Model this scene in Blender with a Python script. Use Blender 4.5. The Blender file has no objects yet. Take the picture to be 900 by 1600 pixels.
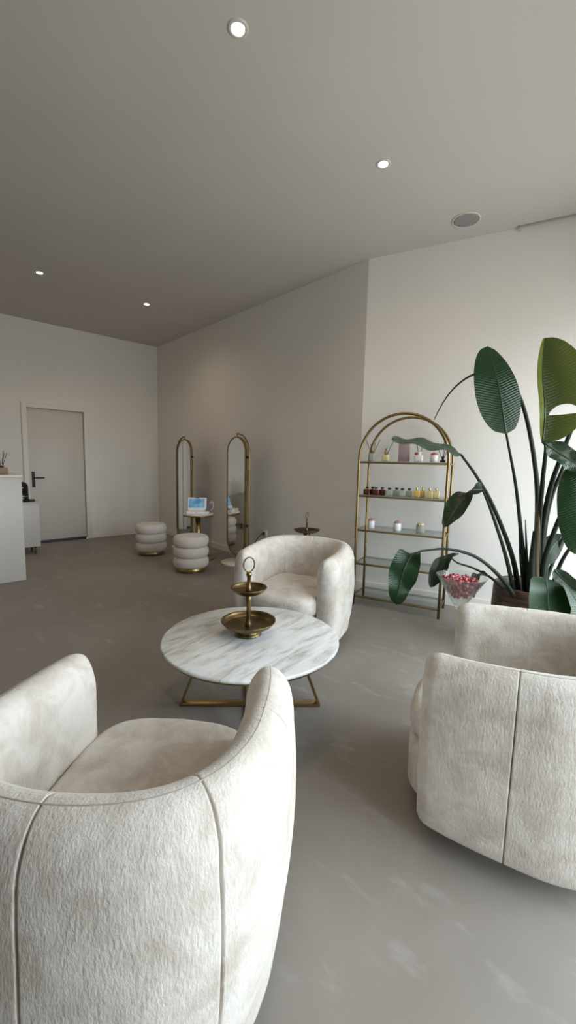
import bpy, bmesh, math, random
from mathutils import Vector, Matrix, Euler
random.seed(7)
PI = math.pi
sc = bpy.context.scene
COL = sc.collection

# ------------------------------------------------------------------ helpers
def link(o):
    COL.objects.link(o); return o

def obj(name, bm, mat, parent=None, smooth=True, kind=None):
    me = bpy.data.meshes.new(name)
    bm.normal_update()
    bm.to_mesh(me); bm.free()
    if mat is not None:
        for m in (mat if isinstance(mat, (list, tuple)) else [mat]):
            me.materials.append(m)
    if smooth:
        for p in me.polygons: p.use_smooth = True
    o = bpy.data.objects.new(name, me); link(o)
    if parent is not None: o.parent = parent
    if kind: o['kind'] = kind
    return o

def thing(name, label, cat, loc=(0, 0, 0), rz=0.0, group=None):
    o = bpy.data.objects.new(name, None); link(o)
    o.empty_display_size = .1
    o.location = loc; o.rotation_euler = (0, 0, rz)
    o['label'] = label; o['category'] = cat
    if group: o['group'] = group
    return o

def tag(o, label, cat, group=None):
    o['label'] = label; o['category'] = cat
    if group: o['group'] = group
    return o

def kids(o, cache={}):
    return [c for c in bpy.data.objects if c.parent == o]

def copy_tree(o, parent=None):
    c = o.copy(); COL.objects.link(c)
    if parent is not None: c.parent = parent
    for k in kids(o): copy_tree(k, c)
    return c

def dup(o, loc, rz, label, group=None):
    c = copy_tree(o); c.location = loc; c.rotation_euler = (0, 0, rz)
    c['label'] = label
    if group: c['group'] = group
    return c

def sharp(o, deg=35):
    """flat/smooth split by angle"""
    me = o.data
    bm = bmesh.new(); bm.from_mesh(me)
    for e in bm.edges:
        if len(e.link_faces) == 2 and e.calc_face_angle(0) > math.radians(deg): e.smooth = False
    bm.to_mesh(me); bm.free()
    return o

def add_box(bm, size, loc=(0, 0, 0), rot=None, bev=0.0, seg=2, mi=0):
    t = bmesh.new()
    bmesh.ops.create_cube(t, size=1.0)
    bmesh.ops.scale(t, vec=size, verts=t.verts)
    if bev > 0:
        bmesh.ops.bevel(t, geom=t.edges[:] , offset=bev, segments=seg, profile=.5, affect='EDGES')
    M = Matrix.Translation(loc)
    if rot is not None: M = M @ rot.to_matrix().to_4x4()
    bmesh.ops.transform(t, matrix=M, verts=t.verts)
    merge(bm, t, mi)

def merge(bm, t, mi=0):
    mp = {}
    for v in t.verts: mp[v] = bm.verts.new(v.co)
    for f in t.faces:
        try:
            nf = bm.faces.new([mp[v] for v in f.verts]); nf.material_index = mi; nf.smooth = True
        except ValueError: pass
    t.free()

def add_lathe(bm, prof, n=48, loc=(0, 0, 0), closed=False, mi=0):
    """revolve (r,z) profile about z"""
    rings = []
    L = Vector(loc)
    for r, z in prof:
        if r < 1e-6:
            rings.append([bm.verts.new(L + Vector((0, 0, z)))])
        else:
            rings.append([bm.verts.new(L + Vector((r*math.cos(2*PI*k/n), r*math.sin(2*PI*k/n), z))) for k in range(n)])
    pairs = list(zip(rings, rings[1:]))
    if closed: pairs.append((rings[-1], rings[0]))
    for A, B in pairs:
        for k in range(n):
            k2 = (k+1) % n
            if len(A) == 1 and len(B) == 1: continue
            if len(A) == 1: vs = [A[0], B[k2], B[k]]
            elif len(B) == 1: vs = [A[k], A[k2], B[0]]
            else: vs = [A[k], A[k2], B[k2], B[k]]
            f = bm.faces.new(vs); f.material_index = mi; f.smooth = True

def arc(cx, cz, r, a0, a1, n):
    return [(cx + r*math.cos(math.radians(a0+(a1-a0)*i/n)), cz + r*math.sin(math.radians(a0+(a1-a0)*i/n))) for i in range(n+1)]

def add_tube(bm, pts, rad, n=10, closed=False, caps=True, flat=None):
    """sweep a circle (or flat=(w,h) rectangle) along points; rad may be list"""
    pts = [Vector(p) for p in pts]
    m = len(pts)
    rads = rad if isinstance(rad, (list, tuple)) else [rad]*m
    rings = []
    prevn = None
    for i, p in enumerate(pts):
        if closed: t = pts[(i+1) % m] - pts[i-1]
        elif i == 0: t = pts[1]-pts[0]
        elif i == m-1: t = pts[-1]-pts[-2]
        else: t = (pts[i+1]-pts[i]).normalized() + (pts[i]-pts[i-1]).normalized()
        t.normalize()
        if prevn is None:
            ref = Vector((0, 0, 1)) if abs(t.z) < .9 else Vector((1, 0, 0))
            nn = (ref - t*ref.dot(t)).normalized()
        else:
            nn = (prevn - t*prevn.dot(t)).normalized()
        prevn = nn
        b = t.cross(nn)
        r = rads[i]
        ring = [bm.verts.new(p + nn*r*math.cos(2*PI*k/n) + b*r*math.sin(2*PI*k/n)) for k in range(n)]
        rings.append(ring)
    rng = range(m) if closed else range(m-1)
    for i in rng:
        A, B = rings[i], rings[(i+1) % m]
        for k in range(n):
            f = bm.faces.new([A[k], A[(k+1) % n], B[(k+1) % n], B[k]]); f.smooth = True
    if caps and not closed:
        bm.faces.new(rings[0][::-1]); bm.faces.new(rings[-1])

def spline(pts, per=8):
    """Catmull-Rom through pts"""
    pts = [Vector(p) for p in pts]
    if len(pts) < 3: return [pts[0].lerp(pts[-1], i/per) for i in range(per+1)]
    P = [pts[0]*2-pts[1]] + pts + [pts[-1]*2-pts[-2]]
    out = []
    for i in range(1, len(P)-2):
        for k in range(per):
            t = k/per
            a, b, c, d = P[i-1], P[i], P[i+1], P[i+2]
            out.append(.5*((2*b)+(c-a)*t+(2*a-5*b+4*c-d)*t*t+(3*b-a-3*c+d)*t*t*t))
    out.append(pts[-1])
    return out

def prism(bm, poly, z0, z1, mi=0):
    a = [bm.verts.new((x, y, z0)) for x, y in poly]
    b = [bm.verts.new((x, y, z1)) for x, y in poly]
    n = len(poly)
    fs = [bm.faces.new(a[::-1]), bm.faces.new(b)]
    for i in range(n):
        fs.append(bm.faces.new([a[i], a[(i+1) % n], b[(i+1) % n], b[i]]))
    for f in fs: f.material_index = mi
    bmesh.ops.recalc_face_normals(bm, faces=fs)

# ------------------------------------------------------------------ materials
def newmat(name):
    m = bpy.data.materials.new(name); m.use_nodes = True
    nt = m.node_tree
    b = nt.nodes['Principled BSDF']
    return m, nt, b

def setp(b, **kw):
    names = {'color': 'Base Color', 'rough': 'Roughness', 'metal': 'Metallic', 'spec': 'Specular IOR Level',
             'trans': 'Transmission Weight', 'ior': 'IOR', 'sheen': 'Sheen Weight', 'sheenr': 'Sheen Roughness',
             'coat': 'Coat Weight', 'coatr': 'Coat Roughness', 'alpha': 'Alpha', 'emit': 'Emission Strength', 'emitc': 'Emission Color',
             'sub': 'Subsurface Weight'}
    for k, v in kw.items():
        if k in ('color', 'emitc') and len(v) == 3: v = (*v, 1)
        b.inputs[names[k]].default_value = v

def simple(name, color, rough=.5, **kw):
    m, nt, b = newmat(name); setp(b, color=color, rough=rough, **kw); return m

def noisy(name, c1, c2, scale=5.0, rough=.5, detail=4.0, stretch=(1, 1, 1), bump=0.0, bscale=None, bdist=.002, lo=.35, hi=.65, **kw):
    m, nt, b = newmat(name); setp(b, rough=rough, **kw)
    tc = nt.nodes.new('ShaderNodeTexCoord'); mp = nt.nodes.new('ShaderNodeMapping')
    mp.inputs['Scale'].default_value = stretch
    nt.links.new(tc.outputs['Object'], mp.inputs['Vector'])
    n = nt.nodes.new('ShaderNodeTexNoise'); n.inputs['Scale'].default_value = scale; n.inputs['Detail'].default_value = detail
    nt.links.new(mp.outputs['Vector'], n.inputs['Vector'])
    r = nt.nodes.new('ShaderNodeValToRGB')
    r.color_ramp.elements[0].position = lo; r.color_ramp.elements[1].position = hi
    r.color_ramp.elements[0].color = (*c1, 1); r.color_ramp.elements[1].color = (*c2, 1)
    nt.links.new(n.outputs['Fac'], r.inputs['Fac']); nt.links.new(r.outputs['Color'], b.inputs['Base Color'])
    if bump > 0:
        n2 = nt.nodes.new('ShaderNodeTexNoise'); n2.inputs['Scale'].default_value = bscale or scale*4; n2.inputs['Detail'].default_value = 3
        nt.links.new(mp.outputs['Vector'], n2.inputs['Vector'])
        bp = nt.nodes.new('ShaderNodeBump'); bp.inputs['Strength'].default_value = bump; bp.inputs['Distance'].default_value = bdist
        nt.links.new(n2.outputs['Fac'], bp.inputs['Height']); nt.links.new(bp.outputs['Normal'], b.inputs['Normal'])
    return m

def glass_thin(name, tint=(1, 1, 1), gloss=.12, rough=.02):
    m = bpy.data.materials.new(name); m.use_nodes = True
    nt = m.node_tree; nt.nodes.clear()
    o = nt.nodes.new('ShaderNodeOutputMaterial'); mx = nt.nodes.new('ShaderNodeMixShader')
    t = nt.nodes.new('ShaderNodeBsdfTransparent'); t.inputs['Color'].default_value = (*tint, 1)
    g = nt.nodes.new('ShaderNodeBsdfGlossy'); g.inputs['Roughness'].default_value = rough
    fr = nt.nodes.new('ShaderNodeLayerWeight'); fr.inputs['Blend'].default_value = .5
    pw = nt.nodes.new('ShaderNodeMath'); pw.operation = 'POWER'; pw.inputs[1].default_value = 4.0
    nt.links.new(fr.outputs['Facing'], pw.inputs[0])
    ma = nt.nodes.new('ShaderNodeMath'); ma.operation = 'MULTIPLY_ADD'; ma.inputs[1].default_value = .8; ma.inputs[2].default_value = .03+gloss*.2
    nt.links.new(pw.outputs[0], ma.inputs[0]); nt.links.new(ma.outputs[0], mx.inputs['Fac'])
    nt.links.new(t.outputs[0], mx.inputs[1]); nt.links.new(g.outputs[0], mx.inputs[2]); nt.links.new(mx.outputs[0], o.inputs['Surface'])
    return m

M = {}
M['wall'] = noisy('wall_paint', (.795, .768, .722), (.82, .793, .747), scale=1.5, rough=.85, bump=.15, bscale=90, bdist=.001)
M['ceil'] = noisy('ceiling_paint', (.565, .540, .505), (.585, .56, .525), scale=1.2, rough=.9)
M['white'] = simple('white_lacquer', (.60, .57, .53), .4)
M['doorwhite'] = simple('door_paint', (.65, .61, .555), .45)
M['skirt'] = simple('skirting_paint', (.80, .77, .72), .5)
M['black'] = simple('black_metal', (.010, .010, .011), .55)
M['blackmatte'] = simple('black_matte', (.015, .015, .016), .55)
M['blackglass'] = simple('black_gloss', (.01, .01, .011), .12)
M['thresh'] = simple('dark_threshold', (.03, .03, .045), .5)
M['gold'] = noisy('brushed_gold', (.36, .255, .105), (.42, .30, .13), scale=8, rough=.32, metal=1.0)
M['gold2'] = noisy('satin_brass', (.28, .20, .088), (.345, .25, .115), scale=8, rough=.38, metal=1.0)
M['brass'] = noisy('aged_brass', (.13, .095, .045), (.25, .18, .085), scale=14, rough=.36, metal=1.0, bump=.12, bscale=60)
M['bronze'] = noisy('dark_bronze', (.10, .065, .04), (.15, .10, .06), scale=14, rough=.35, metal=1.0)
M['silver'] = simple('silver', (.7, .7, .7), .25, metal=1.0)
M['mirror'] = simple('mirror', (.80, .82, .81), .015, metal=1.0)
M['pouf'] = noisy('boucle', (.62, .56, .51), (.72, .66, .61), scale=160, rough=.95, bump=.5, bscale=220, bdist=.003, sheen=.25)
M['glass'] = glass_thin('clear_glass', (.96, .98, .97), .15)
M['pane'] = glass_thin('window_pane', (.98, .99, .99), .1)
M['shelfglass'] = glass_thin('shelf_glass', (.86, .90, .885), .5)
M['amber'] = simple('amber_liquid', (.085, .012, .004), .15, coat=.3)
M['clearliq'] = simple('pale_liquid', (.62, .66, .58), .1, trans=.55, ior=1.2)
M['yellowliq'] = simple('yellow_liquid', (.62, .43, .10), .12, coat=.4)
M['paleyellow'] = simple('pale_yellow_liquid', (.66, .56, .28), .12, coat=.4)
M['goldcap'] = simple('gold_cap', (.55, .42, .16), .3, metal=.8)
M['ceramic'] = simple('white_ceramic', (.82, .81, .79), .3)
M['pink'] = simple('pink_blossom', (.40, .12, .13), .7)
M['palepink'] = simple('pale_pink_blossom', (.48, .24, .23), .7)
M['mauve'] = noisy('mauve_card', (.36, .26, .28), (.40, .29, .31), scale=9, rough=.7)
M['reed'] = simple('dark_reed', (.03, .024, .02), .7)
M['reed2'] = simple('brown_reed', (.10, .075, .055), .7)
M['wood'] = noisy('pale_wood_block', (.22, .16, .095), (.30, .225, .14), scale=6, rough=.6, stretch=(1, 1, 8))
M['legwood'] = noisy('brown_wood', (.12, .06, .03), (.18, .095, .05), scale=8, rough=.5)
M['stone'] = noisy('beige_stone', (.72, .65, .56), (.80, .74, .66), scale=6, rough=.35)
M['soil'] = noisy('soil', (.02, .014, .01), (.05, .035, .024), scale=40, rough=.95, bump=.6, bscale=60, bdist=.01)
M['pot'] = noisy('woven_dark_pot', (.028, .017, .012), (.095, .052, .032), scale=7, rough=.42, stretch=(1, 1, 7), bump=.5, bscale=16, bdist=.006)
M['stem'] = noisy('petiole', (.006, .012, .007), (.012, .022, .009), scale=6, rough=.6, spec=.25)
M['sheath'] = noisy('leaf_sheath', (.03, .05, .015), (.11, .07, .03), scale=5, rough=.5, stretch=(1, 1, .5))
M['plastic'] = simple('white_plastic', (.82, .82, .82), .3)
M['greyplastic'] = simple('grey_plastic', (.16, .17, .18), .35)
M['grille'] = noisy('grille', (.20, .20, .20), (.34, .34, .34), scale=260, rough=.6)

def mat_floor():
    m, nt, b = newmat('microcement_floor'); N = nt.nodes; L = nt.links
    tc = N.new('ShaderNodeTexCoord')
    n1 = N.new('ShaderNodeTexNoise'); n1.inputs['Scale'].default_value = 1.3; n1.inputs['Detail'].default_value = 6; n1.inputs['Roughness'].default_value = .6; n1.inputs['Distortion'].default_value = .8
    L.new(tc.outputs['Object'], n1.inputs['Vector'])
    r1 = N.new('ShaderNodeValToRGB'); e = r1.color_ramp.elements
    e[0].position = .3; e[0].color = (.248, .220, .194, 1); e[1].position = .72; e[1].color = (.312, .282, .254, 1)
    L.new(n1.outputs['Fac'], r1.inputs['Fac'])
    # lighter trowel marks, stretched
    mp = N.new('ShaderNodeMapping'); mp.vector_type = 'TEXTURE'; mp.inputs['Rotation'].default_value = (0, 0, math.radians(-42)); mp.inputs['Scale'].default_value = (.9, .38, 1)
    L.new(tc.outputs['Object'], mp.inputs['Vector'])
    n2 = N.new('ShaderNodeTexNoise'); n2.inputs['Scale'].default_value = 3.2; n2.inputs['Detail'].default_value = 7; n2.inputs['Roughness'].default_value = .62
    L.new(mp.outputs['Vector'], n2.inputs['Vector'])
    r2 = N.new('ShaderNodeValToRGB'); e = r2.color_ramp.elements
    e[0].position = .57; e[0].color = (0, 0, 0, 1); e[1].position = .74; e[1].color = (.62, .62, .62, 1)
    L.new(n2.outputs['Fac'], r2.inputs['Fac'])
    mx = N.new('ShaderNodeMix'); mx.data_type = 'RGBA'
    L.new(r2.outputs['Color'], mx.inputs['Factor']); L.new(r1.outputs['Color'], mx.inputs['A']); mx.inputs['B'].default_value = (.42, .40, .38, 1)
    L.new(mx.outputs['Result'], b.inputs['Base Color'])
    rr = N.new('ShaderNodeMapRange'); rr.inputs['To Min'].default_value = .42; rr.inputs['To Max'].default_value = .60
    L.new(n1.outputs['Fac'], rr.inputs['Value']); L.new(rr.outputs['Result'], b.inputs['Roughness'])
    b.inputs['Specular IOR Level'].default_value = .35
    return m
M['floor'] = mat_floor()

def mat_plush():
    m, nt, b = newmat('cream_plush'); N = nt.nodes; L = nt.links
    tc = N.new('ShaderNodeTexCoord')
    # brushed-nap patches
    n1 = N.new('ShaderNodeTexNoise'); n1.inputs['Scale'].default_value = 9; n1.inputs['Detail'].default_value = 6; n1.inputs['Roughness'].default_value = .66; n1.inputs['Distortion'].default_value = .45
    L.new(tc.outputs['Object'], n1.inputs['Vector'])
    r1 = N.new('ShaderNodeValToRGB'); e = r1.color_ramp.elements
    e[0].position = .34; e[0].color = (.55, .49, .425, 1); e[1].position = .60; e[1].color = (.73, .69, .635, 1)
    L.new(n1.outputs['Fac'], r1.inputs['Fac']); L.new(r1.outputs['Color'], b.inputs['Base Color'])
    # pile streaks running down
    mp = N.new('ShaderNodeMapping'); mp.inputs['Scale'].default_value = (1, 1, .42)
    L.new(tc.outputs['Object'], mp.inputs['Vector'])
    n2 = N.new('ShaderNodeTexNoise'); n2.inputs['Scale'].default_value = 150; n2.inputs['Detail'].default_value = 4; n2.inputs['Roughness'].default_value = .6
    L.new(mp.outputs['Vector'], n2.inputs['Vector'])
    n3 = N.new('ShaderNodeTexNoise'); n3.inputs['Scale'].default_value = 34; n3.inputs['Detail'].default_value = 5
    L.new(mp.outputs['Vector'], n3.inputs['Vector'])
    ad = N.new('ShaderNodeMath'); ad.operation = 'MULTIPLY_ADD'; ad.inputs[1].default_value = 1.0
    L.new(n3.outputs['Fac'], ad.inputs[0]); L.new(n2.outputs['Fac'], ad.inputs[2])
    bp = N.new('ShaderNodeBump'); bp.inputs['Strength'].default_value = .38; bp.inputs['Distance'].default_value = .008
    L.new(ad.outputs[0], bp.inputs['Height']); L.new(bp.outputs['Normal'], b.inputs['Normal'])
    setp(b, rough=.95, spec=.1, sheen=.35, sheenr=.5)
    return m
M['plush'] = mat_plush()
M['seam'] = simple('seam_thread', (.42, .385, .34), .95)

def mat_marble():
    m, nt, b = newmat('white_marble'); N = nt.nodes; L = nt.links
    tc = N.new('ShaderNodeTexCoord')
    mp = N.new('ShaderNodeMapping'); mp.vector_type = 'TEXTURE'; mp.inputs['Rotation'].default_value = (0, 0, math.radians(50)); mp.inputs['Scale'].default_value = (.85, .19, 1)
    L.new(tc.outputs['Object'], mp.inputs['Vector'])
    n1 = N.new('ShaderNodeTexNoise'); n1.inputs['Scale'].default_value = 3.2; n1.inputs['Detail'].default_value = 9; n1.inputs['Roughness'].default_value = .68; n1.inputs['Distortion'].default_value = .5
    L.new(mp.outputs['Vector'], n1.inputs['Vector'])
    r = N.new('ShaderNodeValToRGB'); e = r.color_ramp.elements
    e[0].position = .33; e[0].color = (.36, .345, .315, 1); e[1].position = .55; e[1].color = (.80, .82, .82, 1)
    k = e.new(.44); k.color = (.66, .655, .63, 1)
    L.new(n1.outputs['Fac'], r.inputs['Fac']); L.new(r.outputs['Color'], b.inputs['Base Color'])
    setp(b, rough=.28)
    return m
M['marble'] = mat_marble()

def mat_leaf(name, c1, c2, trans=.25, rough=.3, edge=None):
    """uv.x across (0 edge..1 edge), uv.y along"""
    m = bpy.data.materials.new(name); m.use_nodes = True; nt = m.node_tree; N = nt.nodes; L = nt.links
    b = N['Principled BSDF']; out = N['Material Output']
    uv = N.new('ShaderNodeUVMap')
    sep = N.new('ShaderNodeSeparateXYZ'); L.new(uv.outputs['UV'], sep.inputs[0])
    # veins slant away from midrib: v + |u-.5|
    s1 = N.new('ShaderNodeMath'); s1.operation = 'SUBTRACT'; s1.inputs[1].default_value = .5; L.new(sep.outputs['X'], s1.inputs[0])
    ab = N.new('ShaderNodeMath'); ab.operation = 'ABSOLUTE'; L.new(s1.outputs[0], ab.inputs[0])
    vv = N.new('ShaderNodeMath'); vv.operation = 'MULTIPLY_ADD'; vv.inputs[1].default_value = -.16; L.new(ab.outputs[0], vv.inputs[0]); L.new(sep.outputs['Y'], vv.inputs[2])
    fr = N.new('ShaderNodeMath'); fr.operation = 'MULTIPLY'; fr.inputs[1].default_value = 230; L.new(vv.outputs[0], fr.inputs[0])
    nz = N.new('ShaderNodeTexNoise'); nz.inputs['Scale'].default_value = 5; L.new(uv.outputs['UV'], nz.inputs['Vector'])
    nm = N.new('ShaderNodeMath'); nm.operation = 'MULTIPLY_ADD'; nm.inputs[1].default_value = 4; L.new(nz.outputs['Fac'], nm.inputs[0]); L.new(fr.outputs[0], nm.inputs[2])
    sn = N.new('ShaderNodeMath'); sn.operation = 'SINE'; L.new(nm.outputs[0], sn.inputs[0])
    mr = N.new('ShaderNodeMapRange'); mr.inputs['From Min'].default_value = -1; L.new(sn.outputs[0], mr.inputs['Value'])
    mx = N.new('ShaderNodeMix'); mx.data_type = 'RGBA'; L.new(mr.outputs['Result'], mx.inputs['Factor'])
    mx.inputs['A'].default_value = (*c1, 1); mx.inputs['B'].default_value = (*c2, 1)
    if edge:  # brightens the left half: window light on the blade put into its colour
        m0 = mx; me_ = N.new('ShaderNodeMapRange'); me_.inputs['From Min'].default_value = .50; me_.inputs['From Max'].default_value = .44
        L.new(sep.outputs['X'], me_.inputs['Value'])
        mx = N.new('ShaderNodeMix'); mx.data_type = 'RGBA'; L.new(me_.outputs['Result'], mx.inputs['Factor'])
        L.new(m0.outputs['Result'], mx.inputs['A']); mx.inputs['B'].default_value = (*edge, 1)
    L.new(mx.outputs['Result'], b.inputs['Base Color'])
    bp = N.new('ShaderNodeBump'); bp.inputs['Strength'].default_value = .30; bp.inputs['Distance'].default_value = .003
    L.new(sn.outputs[0], bp.inputs['Height']); L.new(bp.outputs['Normal'], b.inputs['Normal'])
    b.inputs['Roughness'].default_value = rough; b.inputs['Specular IOR Level'].default_value = .32 if rough > .2 else .7
    tr = N.new('ShaderNodeBsdfTranslucent')
    hs = N.new('ShaderNodeHueSaturation'); hs.inputs['Value'].default_value = 3.0; hs.inputs['Hue'].default_value = .47; L.new(mx.outputs['Result'], hs.inputs['Color']); L.new(hs.outputs['Color'], tr.inputs['Color'])
    ms = N.new('ShaderNodeMixShader'); ms.inputs['Fac'].default_value = trans
    L.new(b.outputs[0], ms.inputs[1]); L.new(tr.outputs[0], ms.inputs[2]); L.new(ms.outputs[0], out.inputs['Surface'])
    return m
M['leaf'] = mat_leaf('leaf_green', (.006, .026, .008), (.010, .036, .010), trans=.08, rough=.30)
M['leafdark'] = mat_leaf('leaf_dark', (.008, .020, .008), (.012, .028, .010), trans=.06, rough=.32)
M['leafpale'] = mat_leaf('leaf_underside', (.036, .062, .038), (.048, .078, .046), trans=.10, rough=.45)
M['leafyel'] = mat_leaf('leaf_yellow_green', (.026, .040, .009), (.034, .052, .011), trans=.34, rough=.42, edge=(.115, .15, .022))  # lighter left half is painted window light, not yellowing
M['midrib'] = simple('midrib', (.035, .065, .022), .4)
M['leafgloss'] = mat_leaf('leaf_glossy', (.02, .04, .022), (.03, .055, .03), trans=.05, rough=.13)
M['midribdark'] = simple('midrib_dark', (.014, .03, .013), .4)
CANDY = [simple('red_candy', (.30, .008, .02), .15, coat=.6), simple('pink_candy', (.45, .06, .09), .18, coat=.6), simple('orange_candy', (.42, .09, .04), .18, coat=.6), simple('pale_candy', (.55, .28, .28), .18, coat=.6)]

def emis(name, col, s):
    m, nt, b = newmat(name); setp(b, color=(0, 0, 0), emitc=col, emit=s); return m
M['lamp'] = emis('lamp_lens', (1, .86, .70), 30.0)

def mat_screen():
    m, nt, b = newmat('blue_screen'); N = nt.nodes; L = nt.links
    tc = N.new('ShaderNodeTexCoord'); n = N.new('ShaderNodeTexNoise'); n.inputs['Scale'].default_value = 9; L.new(tc.outputs['Object'], n.inputs['Vector'])
    r = N.new('ShaderNodeValToRGB'); e = r.color_ramp.elements
    e[0].position = .35; e[0].color = (.05, .17, .30, 1); e[1].position = .68; e[1].color = (.20, .42, .58, 1)
    L.new(n.outputs['Fac'], r.inputs['Fac']); L.new(r.outputs['Color'], b.inputs['Emission Color']); setp(b, color=(.02, .04, .06), emit=.8, rough=.15)
    return m
M['screen'] = mat_screen()

# ------------------------------------------------------------------ camera
F, PITCH, ROLL, H = 653.0, math.radians(6.672), math.radians(1.321), 1.34
fw = Vector((0, math.cos(PITCH), -math.sin(PITCH))); right = Vector((1, 0, 0)); up = right.cross(fw)
rr = math.cos(ROLL)*right + math.sin(ROLL)*up
uu = -math.sin(ROLL)*right + math.cos(ROLL)*up
cd = bpy.data.cameras.new('camera'); cam = bpy.data.objects.new('camera', cd); link(cam)
cd.sensor_fit = 'HORIZONTAL'; cd.sensor_width = 36.0; cd.lens = F/900*36.0; cd.clip_start = .02
cam.matrix_world = Matrix(((rr.x, uu.x, -fw.x, 0), (rr.y, uu.y, -fw.y, 0), (rr.z, uu.z, -fw.z, H), (0, 0, 0, 1)))
sc.camera = cam

def at(px, py, Y):
    """the point of the room seen at (px,py) of the 900x1600 frame, Y metres into the room"""
    d = rr*((px-450)/F) - uu*((py-800)/F) + fw
    return Vector((0, 0, H)) + d*(Y/d.y)

# ------------------------------------------------------------------ room
A_S = math.radians(42.81)                       # heading of the long side wall
B_S = math.radians(62.78)                       # heading of the angled bay wall
ad = Vector((-math.sin(A_S), math.cos(A_S), 0)); na = Vector((math.cos(A_S), math.sin(A_S), 0))
bd = Vector((-math.sin(B_S), math.cos(B_S), 0)); nb = Vector((math.cos(B_S), math.sin(B_S), 0))
CZ = 3.363
C0 = na*3.534 + ad*7.40
C1 = Vector((.752, 4.405, 0))
C1 = na*3.534 + ad*(C1.dot(ad))
C1b = C1 + nb*.05
C2 = C1 - bd*2.75
C3 = C2 - nb*6.6
C5 = C0 - na*7.2
C4 = C5 - ad*5.6
def wall_seg(name, P, Q, out, z0=0, z1=CZ, th=.16, mat=None, ext=0.0):
    d = (Q-P).normalized()
    P2, Q2 = P-d*ext, Q+d*ext
    bm = bmesh.new()
    prism(bm, [(P2.x, P2.y), (Q2.x, Q2.y), (Q2.x+out.x*th, Q2.y+out.y*th), (P2.x+out.x*th, P2.y+out.y*th)], z0, z1)
    return obj(name, bm, mat or M['wall'], None, smooth=False, kind='structure')
bm = bmesh.new(); prism(bm, [(v.x, v.y) for v in (C0+(-ad*0+na*.0), C1, C2, C3, C4, C5)], -.12, 0)
floor = obj('floor', bm, M['floor'], None, smooth=False, kind='structure')
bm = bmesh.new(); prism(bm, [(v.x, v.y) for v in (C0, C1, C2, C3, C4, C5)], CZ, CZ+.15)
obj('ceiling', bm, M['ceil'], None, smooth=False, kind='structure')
wall_seg('wall_right', C0, C1, na, ext=.0)
wall_seg('wall_bay', C1, C2, nb)
wall_seg('wall_left', C5, C4, -na)
# back wall, with the doorway left open
wall_b = bmesh.new()
def back_piece(bm, s0, s1, z0, z1, th=.16):
    P, Q = C0 - na*s0, C0 - na*s1
    prism(bm, [(P.x, P.y), (Q.x, Q.y), (Q.x+ad.x*th, Q.y+ad.y*th), (P.x+ad.x*th, P.y+ad.y*th)], z0, z1)
S0, S1, DH = 1.285, 2.10, 2.085
back_piece(wall_b, -.16, S0, 0, CZ); back_piece(wall_b, S1, 7.2, 0, CZ); back_piece(wall_b, S0, S1, DH, CZ)
obj('wall_back', wall_b, M['wall'], None, smooth=False, kind='structure')

RB = math.atan2(na.y, na.x)                     # x axis along the back wall, to the right
def in_back(name=None): pass
# door_1 : empty at the middle of the doorway, local x to the right along wall, local y away from the room
door = bpy.data.objects.new('door_1', None); link(door); door['kind'] = 'structure'
dm = C0 - na*((S0+S1)/2); door.location = dm; door.rotation_euler = (0, 0, RB)
W = S1-S0
bm = bmesh.new(); add_box(bm, (W-.008, .04, DH-.042), (0, .045, .034+(DH-.042)/2), bev=.003)
sharp(obj('door_leaf', bm, M['doorwhite'], door))
bm = bmesh.new()
for s in (-1, 1): add_box(bm, (.07, .05, DH+.07), (s*(W/2+.03), -.012, (DH+.07)/2), bev=.006)
add_box(bm, (W+.0, .05, .07), (0, -.012, DH+.035), bev=.006)
for s in (-1, 1): add_box(bm, (.03, .06, DH), (s*(W/2-.012), .098, DH/2))
add_box(bm, (W, .06, .03), (0, .098, DH-.012))
sharp(obj('door_frame', bm, M['skirt'], door))
bm = bmesh.new(); add_box(bm, (W-.02, .13, .032), (0, .055, .016), bev=.004)
sharp(obj('threshold', bm, M['thresh'], door))
hx = -W/2+.065
bm = bmesh.new(); add_box(bm, (.042, .012, .24), (hx, .019, 1.0), bev=.006, seg=3)
hd = obj('door_handle', bm, M['black'], door)
bm = bmesh.new(); add_tube(bm, [(hx, .02, 1.025), (hx, -.03, 1.025), (hx+.012, -.04, 1.025), (hx+.14, -.04, 1.025)], .010, 10)
obj('lever', bm, M['black'], hd)
# dark back of the doorway
# baseboards
def board(name, P, Q, inward, h=.085, th=.015):
    bm = bmesh.new()
    prism(bm, [(P.x, P.y), (Q.x, Q.y), (Q.x+inward.x*th, Q.y+inward.y*th), (P.x+inward.x*th, P.y+inward.y*th)], 0, h-.006)
    prism(bm, [(P.x, P.y), (Q.x, Q.y), (Q.x+inward.x*th*.5, Q.y+inward.y*th*.5), (P.x+inward.x*th*.5, P.y+inward.y*th*.5)], h-.006, h)
    return obj(name, bm, M['skirt'], None, smooth=False, kind='structure')
board('baseboard_back', C0-na*.0, C0-na*(S0-.07), -ad)
board('baseboard_back_left', C0-na*(S1+.07), C5, -ad)
board('baseboard_right', C0, C1, -na)
board('baseboard_bay', C1, C2, -nb, h=.11)
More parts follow.
